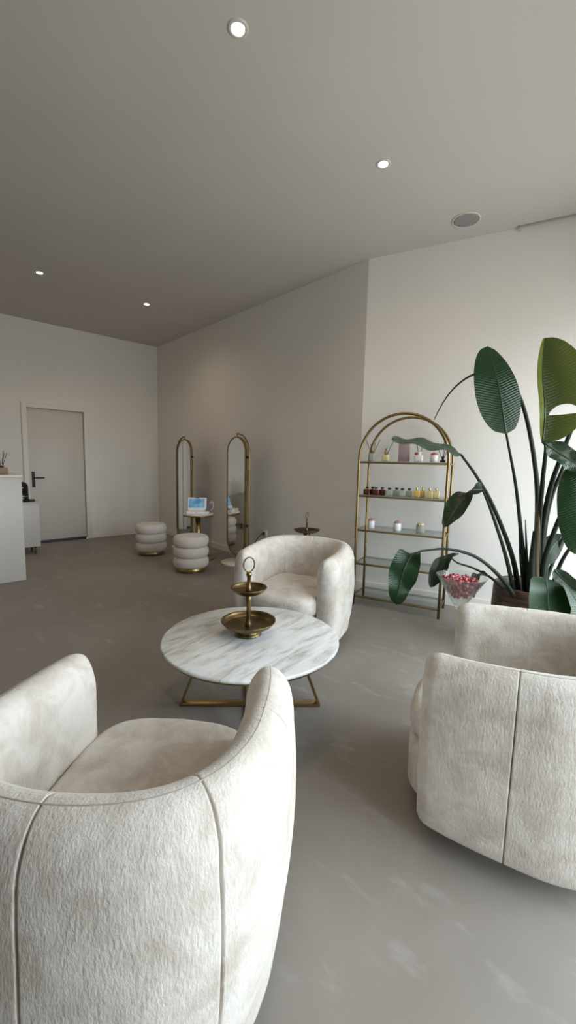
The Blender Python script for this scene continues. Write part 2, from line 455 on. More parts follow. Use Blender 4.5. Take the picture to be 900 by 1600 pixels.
# shop front: right window wall (continues off frame) and front window wall
def glazed(prefix, wname, P, Q, out, n, sill, head, first):
    L = (Q-P).length; d = (Q-P).normalized()
    bm = bmesh.new()
    def pc(a, b, z0, z1, th=.16):
        p, q = P+d*a, P+d*b
        prism(bm, [(p.x, p.y), (q.x, q.y), (q.x+out.x*th, q.y+out.y*th), (p.x+out.x*th, p.y+out.y*th)], z0, z1)
    m = .22
    pc(0, L, 0, sill); pc(0, L, head, CZ); pc(0, m, sill, head); pc(L-m, L, sill, head)
    w = (L-2*m-(n-1)*.12)/n
    for k in range(1, n): pc(m+k*w+(k-1)*.12, m+k*w+k*.12, sill, head)
    obj(wname, bm, M['wall'], None, smooth=False, kind='structure')
    rz = math.atan2(d.y, d.x)
    for k in range(n):
        c = P + d*(m+k*(w+.12)+w/2) + out*.08
        win = bpy.data.objects.new('window_%d' % (first+k), None); link(win); win['kind'] = 'structure'
        win.location = (c.x, c.y, 0); win.rotation_euler = (0, 0, rz)
        b2 = bmesh.new(); fz = .05
        for s in (-1, 1): add_box(b2, (fz, .07, head-sill), (s*(w/2-fz/2), 0, (head+sill)/2))
        for z in (sill+fz/2, head-fz/2): add_box(b2, (w-2*fz, .07, fz), (0, 0, z))
        obj('window_frame', b2, M['black'], win, smooth=False)
        b2 = bmesh.new(); add_box(b2, (w-2*fz, .008, head-sill-2*fz), (0, 0, (head+sill)/2))
        obj('pane', b2, M['pane'], win, smooth=False)
        ld = bpy.data.lights.new('window_portal', 'AREA'); ld.shape = 'RECTANGLE'; ld.size = w-2*fz; ld.size_y = head-sill-2*fz
        ld.cycles.is_portal = True
        lo = bpy.data.objects.new('window_portal', ld); link(lo)
        c2 = c + out*.06
        lo.matrix_world = Matrix.Translation((c2.x, c2.y, (head+sill)/2)) @ (out).to_track_quat('Z', 'Y').to_matrix().to_4x4()
C3w = C2 - nb*4.2
glazed('r', 'wall_shopfront', C2, C3w, -bd, 2, .06, 2.62, 1)
wall_seg('wall_shopfront_end', C3w, C3, -bd)
fo = Vector((C3-C4).normalized()); fo = Vector((fo.y, -fo.x, 0))
wall_seg('wall_front', C3, C4, fo)
# curtain rail under the ceiling along the bay wall
r0 = C1 - bd*1.31 - nb*.03; r1 = C2 + bd*.05 - nb*.03
bm = bmesh.new(); mid = (r0+r1)/2; ln = (r1-r0).length
rot = Euler((0, 0, math.atan2(-bd.y, -bd.x)))
add_box(bm, (ln, .018, .014), (mid.x, mid.y, CZ-.007), rot, bev=.002)
add_box(bm, (.012, .03, .035), (r0.x, r0.y, CZ-.0175), rot, bev=.002)
obj('trim_1', bm, simple('rail_grey', (.42, .41, .40), .5), None, smooth=False, kind='structure')

# ------------------------------------------------------------------ ceiling fixtures
def spot(x, y, label, power=21):
    t = thing('ceiling_spotlight', label, 'ceiling light', (x, y, CZ), 0, 'recessed ceiling spotlights')
    bm = bmesh.new(); add_lathe(bm, [(.030, -.001), (.033, -.006), (.046, -.005), (.050, -.0005)], 32)
    obj('trim_ring', bm, M['white'], t)
    bm = bmesh.new(); add_lathe(bm, [(0, -.0065), (.02, -.006), (.030, -.003), (.030, -.0005), (0, -.0005)], 32)
    obj('lens', bm, M['lamp'], t)
    ld = bpy.data.lights.new('spot_lamp', 'SPOT'); ld.energy = power; ld.color = (1, .75, .50); ld.spot_size = math.radians(155); ld.spot_blend = .9; ld.shadow_soft_size = .03
    lo = bpy.data.objects.new('spot_lamp', ld); link(lo); lo.parent = t; lo.location = (0, 0, -.015)
spot(-.287, 2.213, 'recessed ceiling spotlight straight above the round marble coffee table, nearest the camera')
spot(.590, 3.08, 'recessed ceiling spotlight above the bay corner, nearest the ceiling speaker')
spot(-2.80, 4.877, 'recessed ceiling spotlight furthest left, above the white reception counter')
spot(-1.911, 5.738, 'recessed ceiling spotlight near the back corner, above the ribbed poufs')
t = thing('ceiling_speaker', 'round grey in-ceiling speaker grille above the arched shelf', 'speaker', (1.41, 3.70, CZ))
bm = bmesh.new(); add_lathe(bm, [(.098, -.001), (.099, -.008), (.108, -.008), (.113, -.001)], 48); obj('rim', bm, M['white'], t)
bm = bmesh.new(); add_lathe(bm, [(0, -.0075), (.08, -.007), (.098, -.005), (.098, -.0008), (0, -.0008)], 48); obj('grille', bm, M['grille'], t)

# ------------------------------------------------------------------ armchairs
SEAT_Z = .425
def chair_path(n):
    """right arm tip -> back -> left arm tip, centre line of the upholstered wall"""
    half = [(.312, .285), (.331, .15), (.336, 0), (.326, -.14), (.275, -.262), (.17, -.340), (0, -.368)]
    pts = half + [(-x, y) for x, y in half[-2::-1]]
    sp = spline([(x, y, 0) for x, y in pts], 24)
    L = [0]
    for a, b in zip(sp, sp[1:]): L.append(L[-1]+(b-a).length)
    return sp, L
SP, SL = chair_path(0)
def path_at(s):
    s = max(0, min(SL[-1], s))
    import bisect
    i = min(max(bisect.bisect_right(SL, s)-1, 0), len(SP)-2)
    f = (s-SL[i])/(SL[i+1]-SL[i])
    p = SP[i].lerp(SP[i+1], f)
    j0, j1 = max(i-3, 0), min(i+4, len(SP)-1)
    t = (SP[j1]-SP[j0]).normalized()
    return p, Vector((t.y, -t.x, 0))      # outward normal is set below
def smooth01(x): x = max(0, min(1, x)); return x*x*(3-2*x)

SEAMS = [.40, .60]       # fractions of the path carrying a vertical seam on the outside
def chair_wall():
    TOT = SL[-1]
    seams = [TOT*q for q in (.168, .340, .5, .660, .832)]
    S = [TOT*i/90 for i in range(91)]
    for c in seams: S += [c+d for d in (-.012, -.007, -.0045, -.003, -.002, -.001, 0, .001, .002, .003, .0045, .007, .012)]
    cap = .062
    S += [cap*(1-math.cos(PI/2*k/7)) for k in range(8)] + [TOT-cap*(1-math.cos(PI/2*k/7)) for k in range(8)]
    S = sorted(set(round(s, 5) for s in S))
    # profile: (d offset relative to half thickness, z fraction) built per station
    def profile(k, ztop):
        h = .068*k           # half thickness
        P = []
        zb = .060
        # outer side from the tucked-in bottom upward
        P += [(-.030-.03*(1-k), zb), (h*.3-.022, zb-.004), (h*.75-.020, zb+.006), (h-.012, zb+.035)]
        for i in range(1, 15):
            f = i/14.0
            z = zb+.035+(ztop-.12-zb-.035)*f
            bulge = .020*math.sin(PI*min(1, f*.80))
            P.append((h-.012+.012*smooth01(f*1.6)+bulge*k, z))
        # rounded top
        hz = .115
        for i in range(1, 17):
            a = PI*i/17.0
            d = h*math.cos(a) + .012*k*max(0, math.cos(a)); z = ztop-hz + hz*math.sin(a)
            P.append((d, z))
        # inner side
        for z in (.56, .50, .44, .38, .30, .22, .14, .08):
            zz = zb+(ztop-.125-zb)*((z-.06)/.50)
            P.append((-h, zz))
        P += [(-h+.006, zb+.01)]
        return P
    bm = bmesh.new()
    rings = []
    rnd = random.Random(3)
    topseam = []; vseam = {0: [], 1: []}
    for s in S:
        p, n = path_at(s)
        if n.dot(Vector((p.x, p.y-.10, 0))) < 0: n = -n
        e = min(s, TOT-s)
        k = 1.0 if e >= cap else math.sqrt(max(.0, 1-((cap-e)/cap)**2))
        k = max(k, .10)
        u = abs(s/TOT-.5)*2               # 0 back .. 1 arm tip
        ztop = .735 - .035*smooth01((u-.25)/.75) - .05*(1-k)
        groove = sum(math.exp(-((s-c)/.0017)**2) for c in seams)
        groove2 = sum(math.exp(-((s-c)/.0032)**2) for c in seams[1:4])
        pr = profile(k, ztop)
        ring = []
        for i, (d, z) in enumerate(pr):
            dd = d
            if i < 22: dd -= .011*groove
            elif i < 27: dd -= .005*groove; z -= .003*groove
            elif i < 36: z -= .004*groove2
            else: dd += .006*groove2
            dd += .0022*math.sin(9*s+13*z)*math.sin(17*z+3*s)
            ring.append(bm.verts.new((p.x+n.x*dd, p.y+n.y*dd, z)))
        rings.append(ring)
        topseam.append(Vector((p.x+n.x*(pr[25][0]), p.y+n.y*(pr[25][0]), pr[25][1])))
    m = len(rings[0])
    for A, B in zip(rings, rings[1:]):
        for i in range(m):
            f = bm.faces.new([A[i], A[(i+1) % m], B[(i+1) % m], B[i]]); f.smooth = True
    bm.faces.new(rings[0]); bm.faces.new(rings[-1][::-1])
    bmesh.ops.recalc_face_normals(bm, faces=bm.faces[:])
    return bm, topseam, S
def seat_mesh(zlo, zhi, hw, yb, yf, dome, r, fr):
    """rounded cushion: plan superellipse with a bowed front"""
    bm = bmesh.new()
    NU, n = 72, 10
    rings = []
    def plan(a, inset):
        c, s = math.cos(a), math.sin(a)
        ex = .32
        x = (hw-inset)*math.copysign(abs(c)**ex, c)
        yy = math.copysign(abs(s)**ex, s)
        cy = (yb+yf)/2; hy = (yf-yb)/2-inset
        y = cy+hy*yy
        if s > 0: y += fr*(1-(x/hw)**2)*abs(s)
        return x, y
    prof = [(r*(1-math.cos(PI/2*i/n)), zlo+r*(1-math.sin(PI/2*i/n))) for i in range(n, -1, -1)]
    prof = [(r, zlo)] + [(r-r*math.sin(PI/2*i/n), zlo+r-r*math.cos(PI/2*i/n)) for i in range(1, n+1)]
    prof += [(r-r*math.cos(PI/2*i/n), zhi-r+r*math.sin(PI/2*i/n)) for i in range(0, n+1)]
    for ins, z in prof:
        rings.append([bm.verts.new((*plan(2*PI*k/NU, ins), z)) for k in range(NU)])
    for j in range(1, 9):
        f = j/9
        rings.append([])
        for k in range(NU):
            x, y = plan(2*PI*k/NU, r)
            cy = (yb+yf)/2
            rings[-1].append(bm.verts.new((x*(1-f), cy+(y-cy)*(1-f), zhi+dome*(1-(1-f)**2))))
    top = bm.verts.new((0, (yb+yf)/2, zhi+dome))
    for A, B in zip(rings, rings[1:]):
        for k in range(NU):
            bm.faces.new([A[k], A[(k+1) % NU], B[(k+1) % NU], B[k]]).smooth = True
    for k in range(NU): bm.faces.new([rings[-1][k], rings[-1][(k+1) % NU], top]).smooth = True
    bm.faces.new(rings[0][::-1])
    return bm
def make_armchair(label, loc, rz):
    t = thing('armchair', label, 'armchair', loc, rz, 'cream plush barrel armchairs')
    bm, ts, S = chair_wall()
    w = obj('curved_back', bm, M['plush'], t)
    b2 = bmesh.new(); add_tube(b2, [p + Vector((0, 0, -.0015)) for p in ts[6:-6]], .0022, 6)
    obj('piping', b2, M['seam'], w)
    obj('seat_cushion', seat_mesh(.285, .430, .276, -.29, .332, .028, .055, .050), M['plush'], t)
    obj('seat_base', seat_mesh(.058, .292, .271, -.27, .334, 0, .05, .045), M['plush'], t)
    b3 = bmesh.new(); add_lathe(b3, [(0, 0), (.235, 0), (.24, .006), (.24, .014), (.06, .02), (.05, .059), (0, .059)], 40)
    obj('swivel_base', b3, M['black'], t)
    return t
chA = make_armchair('large cream plush barrel armchair at lower left seen from behind, nearest the camera', (-.390, 1.045, 0), math.radians(-5))
chB = dup(chA, (.075, 3.12, 0), math.radians(180-24), 'cream plush barrel armchair behind the marble coffee table, facing the camera')
chR = dup(chA, (.905, 1.530, 0), math.radians(59), 'cream plush barrel armchair at right edge turned toward the table, candy glass behind it')

# ------------------------------------------------------------------ coffee table
TC = Vector((-.185, 2.185, 0))
t = thing('coffee_table', 'round white marble coffee table on a gold trapezoid base between the armchairs', 'coffee table', TC, math.radians(2))
bm = bmesh.new(); add_lathe(bm, [(0, .380), (.468, .380), (.474, .383), (.476, .390), (.474, .397), (.468, .400), (0, .400)], 96)
obj('tabletop', bm, M['marble'], t)
bm = bmesh.new(); add_lathe(bm, [(.435, .366), (.458, .366), (.462, .372), (.462, .380), (.435, .380)], 96, closed=True)
obj('rim', bm, M['gold'], t)
for k in range(2):
    bm = bmesh.new()
    dz = 0.0 if k == 0 else .0
    def bar(p, q, w, h):
        p, q = Vector(p), Vector(q); d = q-p
        R = Matrix(((d.normalized().x, 0, 0), (0, 1, 0), (0, 0, 1)))
        ang = math.atan2(d.z, d.x)
        add_box(bm, (d.length, w, h), (p+q)/2, Euler((0, -ang, 0)), bev=.002)
    wd = .045 if k == 0 else .044
    zt = .358 if k == 0 else .3575
    bar((-.388, 0, .009), (.388, 0, .009), wd, .018 if k == 0 else .0172)
    bar((-.380, 0, .012), (-.250, 0, zt), wd, .014); bar((.380, 0, .012), (.250, 0, zt), wd, .014)
    bar((-.262, 0, zt), (.262, 0, zt), wd, .015)
    o = obj('base_frame', bm, M['gold'], t); sharp(o)
    o.rotation_euler = (0, 0, 0 if k == 0 else math.radians(93))

# ------------------------------------------------------------------ tiered stand on the table
def brass_ring(bm, z, rad, tube, sx=.8):
    pts = [(rad*sx*math.cos(2*PI*k/28), 0, z+rad*math.sin(2*PI*k/28)) for k in range(28)]
    add_tube(bm, pts, tube, 8, closed=True)
def tray_prof(r, z, lip):
    return [(0, z-.010), (r*.42, z-.012), (r*.74, z-.008), (r*.90, z+lip*.30), (r*.985, z+lip*.92), (r, z+lip), (r*1.003, z+lip+.003), (r*.985, z+lip+.004), (r*.95, z+lip*.80), (r*.89, z+.004), (r*.82, z), (r*.4, z-.002), (0, z-.002)]
t = thing('cake_stand', 'two-tier aged brass tray stand with ring handle on the marble table', 'tray stand', (-.203, 2.205, .4005), math.radians(25))
bm = bmesh.new(); add_lathe(bm, [(0, .0), (.066, .0), (.074, .005), (.072, .012), (.060, .018), (.058, .026), (.064, .034), (.066, .040), (0, .040)], 48); obj('foot', bm, M['brass'], t)
bm = bmesh.new(); add_lathe(bm, tray_prof(.149, .056, .024), 64); obj('lower_tray', bm, M['brass'], t)
bm = bmesh.new(); add_lathe(bm, tray_prof(.099, .246, .018), 56); obj('upper_tray', bm, M['brass'], t)
bm = bmesh.new(); add_lathe(bm, [(0, .049), (.020, .050), (.021, .056), (.016, .068), (.0125, .09), (.0120, .15), (.014, .19), (.0155, .234), (0, .234)], 28)
add_lathe(bm, [(0, .243), (.017, .244), (.018, .252), (.0135, .266), (.0105, .29), (.0105, .325), (.0145, .330), (.0160, .338), (.0145, .346), (.011, .350), (0, .352)], 28); obj('stem', bm, M['brass'], t)
bm = bmesh.new(); brass_ring(bm, .391, .040, .0042, .78); obj('ring_handle', bm, M['brass'], t)

# single-tier stand on a small table behind the middle chair
TB = Vector((.20, 4.10, 0))
t = thing('pedestal_table', 'small round table behind the middle armchair carrying a brown tray stand', 'side table', TB)
bm = bmesh.new(); add_lathe(bm, [(0, .585), (.15, .585), (.155, .592), (.155, .60), (.15, .605), (0, .605)], 48); obj('table_top', bm, M['stone'], t)
bm = bmesh.new(); add_lathe(bm, [(.016, .02), (.016, .585)], 20); obj('pole', bm, M['gold'], t)
bm = bmesh.new(); add_lathe(bm, [(0, 0), (.13, 0), (.132, .006), (.12, .014), (.02, .022), (0, .022)], 40); obj('base', bm, M['gold'], t)
t = thing('tray_stand', 'single-tier dark bronze tray stand with ring handle behind the middle armchair', 'tray stand', (TB.x-.01, TB.y, .6055), math.radians(60))
bm = bmesh.new(); add_lathe(bm, [(0, 0), (.050, 0), (.055, .005), (.040, .014), (.032, .035), (.036, .052), (0, .056)], 40); obj('foot', bm, M['bronze'], t)
bm = bmesh.new(); add_lathe(bm, tray_prof(.131, .066, .016), 56); obj('tray', bm, M['bronze'], t)
bm = bmesh.new(); add_lathe(bm, [(0, .062), (.015, .063), (.012, .08), (.008, .10), (.0075, .150), (.012, .154), (.012, .160), (.007, .166), (.007, .176), (.012, .180), (.011, .187), (0, .19)], 24); obj('stem', bm, M['brass'], t)
bm = bmesh.new(); brass_ring(bm, .222, .034, .0032, .7); obj('ring_handle', bm, M['brass'], t)

# ------------------------------------------------------------------ arched shelf
SO = Vector((1.351, 3.571, 0)); SW, SD, SH = .785, .325, 1.39
rzS = math.atan2(-bd.y, -bd.x)                   # local x to the right along bay wall; local y toward the wall
shelf_c = SO + bd*(SW/2)
shelf = thing('arched_shelf', 'tall arched gold metal shelf with glass shelves against the bay wall', 'shelf', shelf_c, rzS)
def arch_pts(y):
    r = SW/2
    P = [(-r, y, 0), (-r, y, .7), (-r, y, SH)]
    P += [(r*math.cos(a), y, SH+(r+.015)*math.sin(a)) for a in [PI-PI*i/32 for i in range(1, 32)]]
    return P + [(r, y, SH), (r, y, .7), (r, y, 0)]
for y in (0, SD):
    bm = bmesh.new(); add_tube(bm, arch_pts(y), .0125, 10); obj('arch_frame', bm, M['gold2'], shelf)
SZ = [.088, .408, .732, 1.055, 1.370]
for z in SZ:
    bm = bmesh.new(); r = SW/2
    for y in (0, SD): add_box(bm, (SW-.02, .016, .016), (0, y, z-.008), bev=.002)
    for x in (-r, r): add_box(bm, (.016, SD-.02, .016), (x, SD/2, z-.008), bev=.002)
    fr_ = obj('shelf_frame', bm, M['gold2'], shelf); sharp(fr_)
    bm = bmesh.new(); add_box(bm, (SW-.03, SD-.02, .006), (0, SD/2, z+.0035)); sharp(obj('glass_shelf', bm, M['shelfglass'], fr_))
def on_shelf(i, u, v):
    """u metres from the middle to the right, v metres back from the front rail"""
    d = -bd*u + nb*v
    return Vector((shelf_c.x+d.x, shelf_c.y+d.y, SZ[i]+.0068))

def bottle(i, u, v, label, group, liq, cap, w=.052, h=.062, capr=.011, caph=.026):
    t = thing('perfume_bottle', label, 'bottle', on_shelf(i, u, v), rzS, group)
    bm = bmesh.new(); add_box(bm, (w, w*.8, h), (0, 0, h/2), bev=.006, seg=3); obj('flask', bm, liq, t)
    bm = bmesh.new(); add_lathe(bm, [(0, h-.002), (.007, h-.002), (.007, h+.008), (0, h+.008)], 16); obj('neck', bm, M['goldcap'], t)
    bm = bmesh.new(); add_lathe(bm, [(0, h+.007), (capr, h+.007), (capr+.001, h+.010), (capr+.001, h+caph), (capr-.002, h+caph+.003), (0, h+caph+.003)], 18); obj('cap', bm, cap, t)
    return t
sets = [('amber red', M['amber'], M['black'], [(-.325, .07), (-.285, .12), (-.235, .06), (-.19, .11)], ['leftmost', 'second from left', 'third from left', 'fourth from left'], .060, .050, .014, .022),
        ('clear pale', M['clearliq'], M['black'], [(-.115, .08), (-.062, .14), (.005, .07), (.055, .13)], ['first', 'second', 'third', 'fourth'], .058, .050, .015, .022),
        ('golden yellow', M['yellowliq'], M['goldcap'], [(.135, .06), (.175, .11)], ['left', 'right'], .056, .058, .007, .028),
        ('light yellow', M['paleyellow'], M['goldcap'], [(.245, .06), (.295, .11)], ['left', 'right'], .054, .058, .007, .028)]
ordinal = {'amber red': ['leftmost of the four', 'second from left of the four', 'third from left of the four', 'rightmost of the four'],
           'clear pale': ['leftmost of the four', 'second from left of the four', 'third from left of the four', 'rightmost of the four'],
           'golden yellow': ['front one of the pair', 'rear one of the pair'], 'light yellow': ['front one of the pair', 'rear one of the pair']}
for nm, liq, cap, spots, _, w, h, cr, ch in sets:
    for k, (u, v) in enumerate(spots):
        capn = 'black' if cap == M['black'] else 'slim gold'
        bottle(1+2, u, v, '%s perfume bottle with %s cap, %s' % (nm, capn, ordinal[nm][k]), '%s bottles on the second shelf' % nm, liq, cap, w, h, cr, ch)

def candle(i, u, v, label, cup, topm, group=None, w=.034, h=.070):
    t = thing('scented_candle', label, 'candle', on_shelf(i, u, v), rzS, group)
    bm = bmesh.new(); add_lathe(bm, [(0, 0), (w-.003, 0), (w, .003), (w, h-.002), (w-.002, h), (w-.004, h-.002), (w-.004, h-.012), (0, h-.012)], 32); obj('cup', bm, cup, t)
    bm = bmesh.new()
    for k in range(7):
        a = 2*PI*k/6; rad = 0 if k == 6 else w*.45
        s = bmesh.new(); bmesh.ops.create_icosphere(s, subdivisions=2, radius=w*.42)
        bmesh.ops.translate(s, verts=s.verts, vec=(rad*math.cos(a), rad*math.sin(a), h+.006+(.006 if k == 6 else 0))); merge(bm, s)
    obj('blossom', bm, topm, t)
    return t
candle(2, -.285, .12, 'white candle with pink blossoms on third shelf, leftmost there', M['ceramic'], M['palepink'], 'white candles on the shelf')
candle(2, -.03, .10, 'white candle with pink blossoms in the middle of the third shelf', M['ceramic'], M['palepink'], 'white candles on the shelf')
candle(2, .175, .12, 'clear glass candle jar with gold yellow top at right of third shelf', M['clearliq'], M['paleyellow'], None, .038, .066)
candle(4, .255, .12, 'white candle with pink blossoms on top shelf beside black reed diffuser', M['ceramic'], M['pink'], None, .034, .062)

def diffuser(i, u, v, label, body, shape, reeds, neck=None, top=None, loc=None, rz=None):
    t = thing('reed_diffuser', label, 'reed diffuser', loc or on_shelf(i, u, v), rzS if rz is None else rz)
    w, h = shape
    bm = bmesh.new(); add_box(bm, (w, w, h), (0, 0, h/2), bev=min(.008, w*.2), seg=3); obj('vessel', bm, body, t)
    bm = bmesh.new(); add_lathe(bm, [(0, h-.003), (w*.22, h-.003), (w*.22, h+.02), (w*.28, h+.022), (w*.28, h+.03), (0, h+.03)], 20); obj('neck', bm, neck or M['ceramic'], t)
    if top:
        bm = bmesh.new()
        for k in range(5):
            s = bmesh.new(); bmesh.ops.create_icosphere(s, subdivisions=2, radius=.014)
            bmesh.ops.translate(s, verts=s.verts, vec=(-.016+.012*math.cos(k*1.3), .012*math.sin(k*1.3), h+.013)); merge(bm, s)
        obj('blossom', bm, top, t)
    for dx, dy, ln in reeds:
        bm = bmesh.new(); d = Vector((dx, dy, 1)).normalized()
        add_tube(bm, [Vector((0, 0, h*.6)), Vector((0, 0, h*.6))+d*ln], .0028, 6); obj('reed', bm, M['reed'], t)
    return t
diffuser(4, -.300, .10, 'clear glass reed diffuser with yellow flower at left end of top shelf', M['clearliq'], (.052, .075), [(-.45, .1, .17), (-.2, .2, .12), (.45, 0, .17), (.25, -.1, .13)], M['goldcap'])
diffuser(4, -.175, .12, 'pale yellow glass reed diffuser with one long dark reed on top shelf', M['paleyellow'], (.062, .062), [(.42, 0, .19), (-.12, .1, .08), (.05, .05, .09)], M['goldcap'])
diffuser(4, .128, .10, 'square white reed diffuser with pink blossoms and two black reeds on top shelf', M['ceramic'], (.072, .060), [(-.18, 0, .16), (.25, .05, .16)], M['ceramic'], M['pink'])
diffuser(4, .330, .12, 'small black reed diffuser at right end of top shelf', M['blackglass'], (.046, .022), [(-.4, 0, .16), (.0, .1, .22), (.14, 0, .17), (.35, .1, .15)], M['black'])
t = thing('card_box', 'upright mauve card box standing in the middle of the top shelf', 'box', on_shelf(4, -.012, .14), rzS)
bm = bmesh.new(); add_box(bm, (.098, .045, .160), (0, 0, .080), bev=.002); sharp(obj('carton', bm, M['mauve'], t))
bm = bmesh.new(); add_box(bm, (.099, .046, .030), (0, 0, .175), bev=.002); sharp(obj('lid', bm, M['mauve'], t))

# ------------------------------------------------------------------ standing mirrors
def make_mirror(label, loc, side):
    rz = math.atan2(-ad.y, -ad.x)                # local x along the wall toward the camera; local y toward wall
    t = thing('standing_mirror', label, 'standing mirror', loc, rz, 'gold standing mirrors')
    bm = bmesh.new(); add_lathe(bm, [(0, 0), (.198, 0), (.202, .005), (.202, .022), (.196, .028), (0, .028)], 56); obj('base', bm, M['stone'], t)
    hw, z0, z1 = .205, .115, 1.665
    def stadium(r, n=20):
        P = [(r*math.cos(a), z1-hw+r*math.sin(a)) for a in [PI*i/n for i in range(n+1)]]
        P += [(r*math.cos(a), z0+hw+r*math.sin(a)) for a in [PI+PI*i/n for i in range(n+1)]]
        return P
    # deep frame band
    bm = bmesh.new()
    loops = []
    for r, y in ((hw-.018, -.018), (hw, -.018), (hw, .018), (hw-.018, .018)):
        loops.append([bm.verts.new((x, y, z)) for x, z in stadium(r)])
    n = len(loops[0])
    for a in range(4):
        A, B = loops[a], loops[(a+1) % 4]
        for k in range(n): bm.faces.new([A[k], A[(k+1) % n], B[(k+1) % n], B[k]])
    bmesh.ops.recalc_face_normals(bm, faces=bm.faces[:])
    sharp(obj('mirror_frame', bm, M['gold2'], t))
    bm = bmesh.new()
    a = [bm.verts.new((x, -.0135, z)) for x, z in stadium(hw-.0178)]; b = [bm.verts.new((x, .012, z)) for x, z in stadium(hw-.0178)]
    f = bm.faces.new(a); g = bm.faces.new(b[::-1])
    for k in range(n): bm.faces.new([a[k], a[(k+1) % n], b[(k+1) % n], b[k]])
    bmesh.ops.recalc_face_normals(bm, faces=bm.faces[:])
    obj('mirror_glass', bm, M['mirror'], t, smooth=False)
    # swan-neck support: from base, up one side, arching to the top pivot
    R = .262; zt = 1.70
    P = [(0, .0, .028), (0, .0, .060)]
    P = [(0, .0, .026), (0, .0, .05), (side*.05, 0, .07), (side*.17, 0, .10), (side*.235, 0, .17), (side*R, 0, .30), (side*R, 0, .8), (side*R, 0, zt-R)]
    P += [(side*R*math.cos(q), 0, zt-R+R*math.sin(q)) for q in [PI/2*i/14 for i in range(1, 15)]]
    bm = bmesh.new(); add_tube(bm, P, .0115, 10); obj('support_arm', bm, M['gold2'], t)
    bm = bmesh.new(); add_tube(bm, [(0, 0, 1.655), (0, 0, 1.712)], .008, 10); obj('pivot', bm, M['gold2'], t)
    bm = bmesh.new(); add_tube(bm, [(0, 0, .026), (0, 0, .12)], .010, 10); obj('stem', bm, M['gold2'], t)
    for z in (1.40, .53):
        bm = bmesh.new(); add_tube(bm, [(hw-.004, .0, z), (hw+.028, .0, z)], .016, 14); obj('knob', bm, M['black'], t)
    return t
make_mirror('gold framed standing mirror nearest the camera, on a white marble disc', (-.675, 5.449, 0), 1)
make_mirror('gold framed standing mirror nearer the back corner, behind the small side table', (-1.585, 6.40, 0), -1)

# ------------------------------------------------------------------ poufs
def make_pouf(label, loc):
    t = thing('pouf', label, 'pouf', loc, 0, 'ribbed cream poufs')
    bm = bmesh.new(); add_lathe(bm, [(0, 0), (.172, 0), (.175, .004), (.175, .052), (.170, .056), (0, .056)], 48); obj('base', bm, M['gold'], t)
    R, hh = .215, .128
    for k in range(3):
        z = .054+k*hh
        r = .040
        P = [(0, z)] + [(R-r+r*math.cos(q), z+hh/2+hh/2*math.sin(q)) for q in [-PI/2+PI*i/16 for i in range(17)]]
        if k == 2: P += [(R*.5, z+hh+.006), (0, z+hh+.010)]
        else: P += [(0, z+hh)]
        bm = bmesh.new(); add_lathe(bm, P, 56); obj('cushion_roll', bm, M['pouf'], t)
    return t
p1 = make_pouf('cream ribbed round pouf nearer the back corner, beside the door', (-1.955, 5.905, 0))
dup(p1, (-1.178, 5.035, 0), 0, 'cream ribbed round pouf in front of the small side table, nearer the camera')

# ------------------------------------------------------------------ side table with the skin-care device
ST = Vector((-1.235, 5.70, 0))
t = thing('side_table', 'small round side table with marble top and gold pole between the mirrors', 'side table', ST)
bm = bmesh.new(); add_lathe(bm, [(0, .612), (.205, .612), (.207, .618), (.207, .626), (.203, .630), (0, .630)], 56); obj('table_top', bm, M['stone'], t)
bm = bmesh.new(); add_lathe(bm, [(.10, .590), (.20, .590), (.209, .596), (.209, .610), (.2, .612), (.10, .612)], 56, closed=True); obj('rim', bm, M['gold'], t)
bm = bmesh.new(); add_lathe(bm, [(0, .015), (.038, .015), (.038, .605), (0, .605)], 28); obj('pole', bm, M['gold'], t)
bm = bmesh.new(); add_lathe(bm, [(0, 0), (.235, 0), (.24, .004), (.24, .012), (.235, .016), (0, .016)], 56); obj('base', bm, M['gold'], t)
rz = math.radians(-10)
t = thing('skin_care_device', 'white tabletop device with tilted blue screen on the small side table', 'device', (-1.225, 5.655, .6305), math.radians(8))
bm = bmesh.new(); add_box(bm, (.30, .20, .035), (0, 0, .0175), bev=.010, seg=3)
obj('base', bm, M['plastic'], t)
tilt = Euler((math.radians(-24), 0, 0))
bm = bmesh.new(); add_box(bm, (.255, .05, .190), (-.015, .045, .118), tilt, bev=.012, seg=3); hous = obj('housing', bm, M['plastic'], t)
def tl(x, y, z): return Vector((-.015, .045, .118)) + tilt.to_matrix() @ Vector((x, y, z))
bm = bmesh.new(); add_box(bm, (.205, .006, .128), tl(-.005, -.0255, .008), tilt, bev=.002); obj('screen', bm, M['screen'], hous)
bm = bmesh.new(); add_box(bm, (.05, .010, .014), tl(0, -.0245, .086), tilt, bev=.003); obj('camera_eye', bm, M['greyplastic'], hous)
bm = bmesh.new(); add_box(bm, (.06, .004, .006), (-.02, -.1003, .018), bev=.001); obj('slot', bm, M['greyplastic'], t)
bm = bmesh.new(); add_tube(bm, [(.125, -.055, .036), (.135, -.01, .075), (.150, .03, .125), (.152, .04, .150)], [.014, .015, .019, .015], 14); obj('handpiece', bm, M['greyplastic'], t)
bm = bmesh.new(); add_lathe(bm, [(0, 0), (.02, 0), (.022, .004), (.018, .012), (0, .014)], 20, (.118, -.070, .035)); obj('dial', bm, M['silver'], t)
bm = bmesh.new(); add_tube(bm, spline([(.148, .03, .13), (.19, .03, .16), (.20, .05, .08), (.16, .08, .03)], 8), .006, 8); obj('hose', bm, M['plastic'], t)

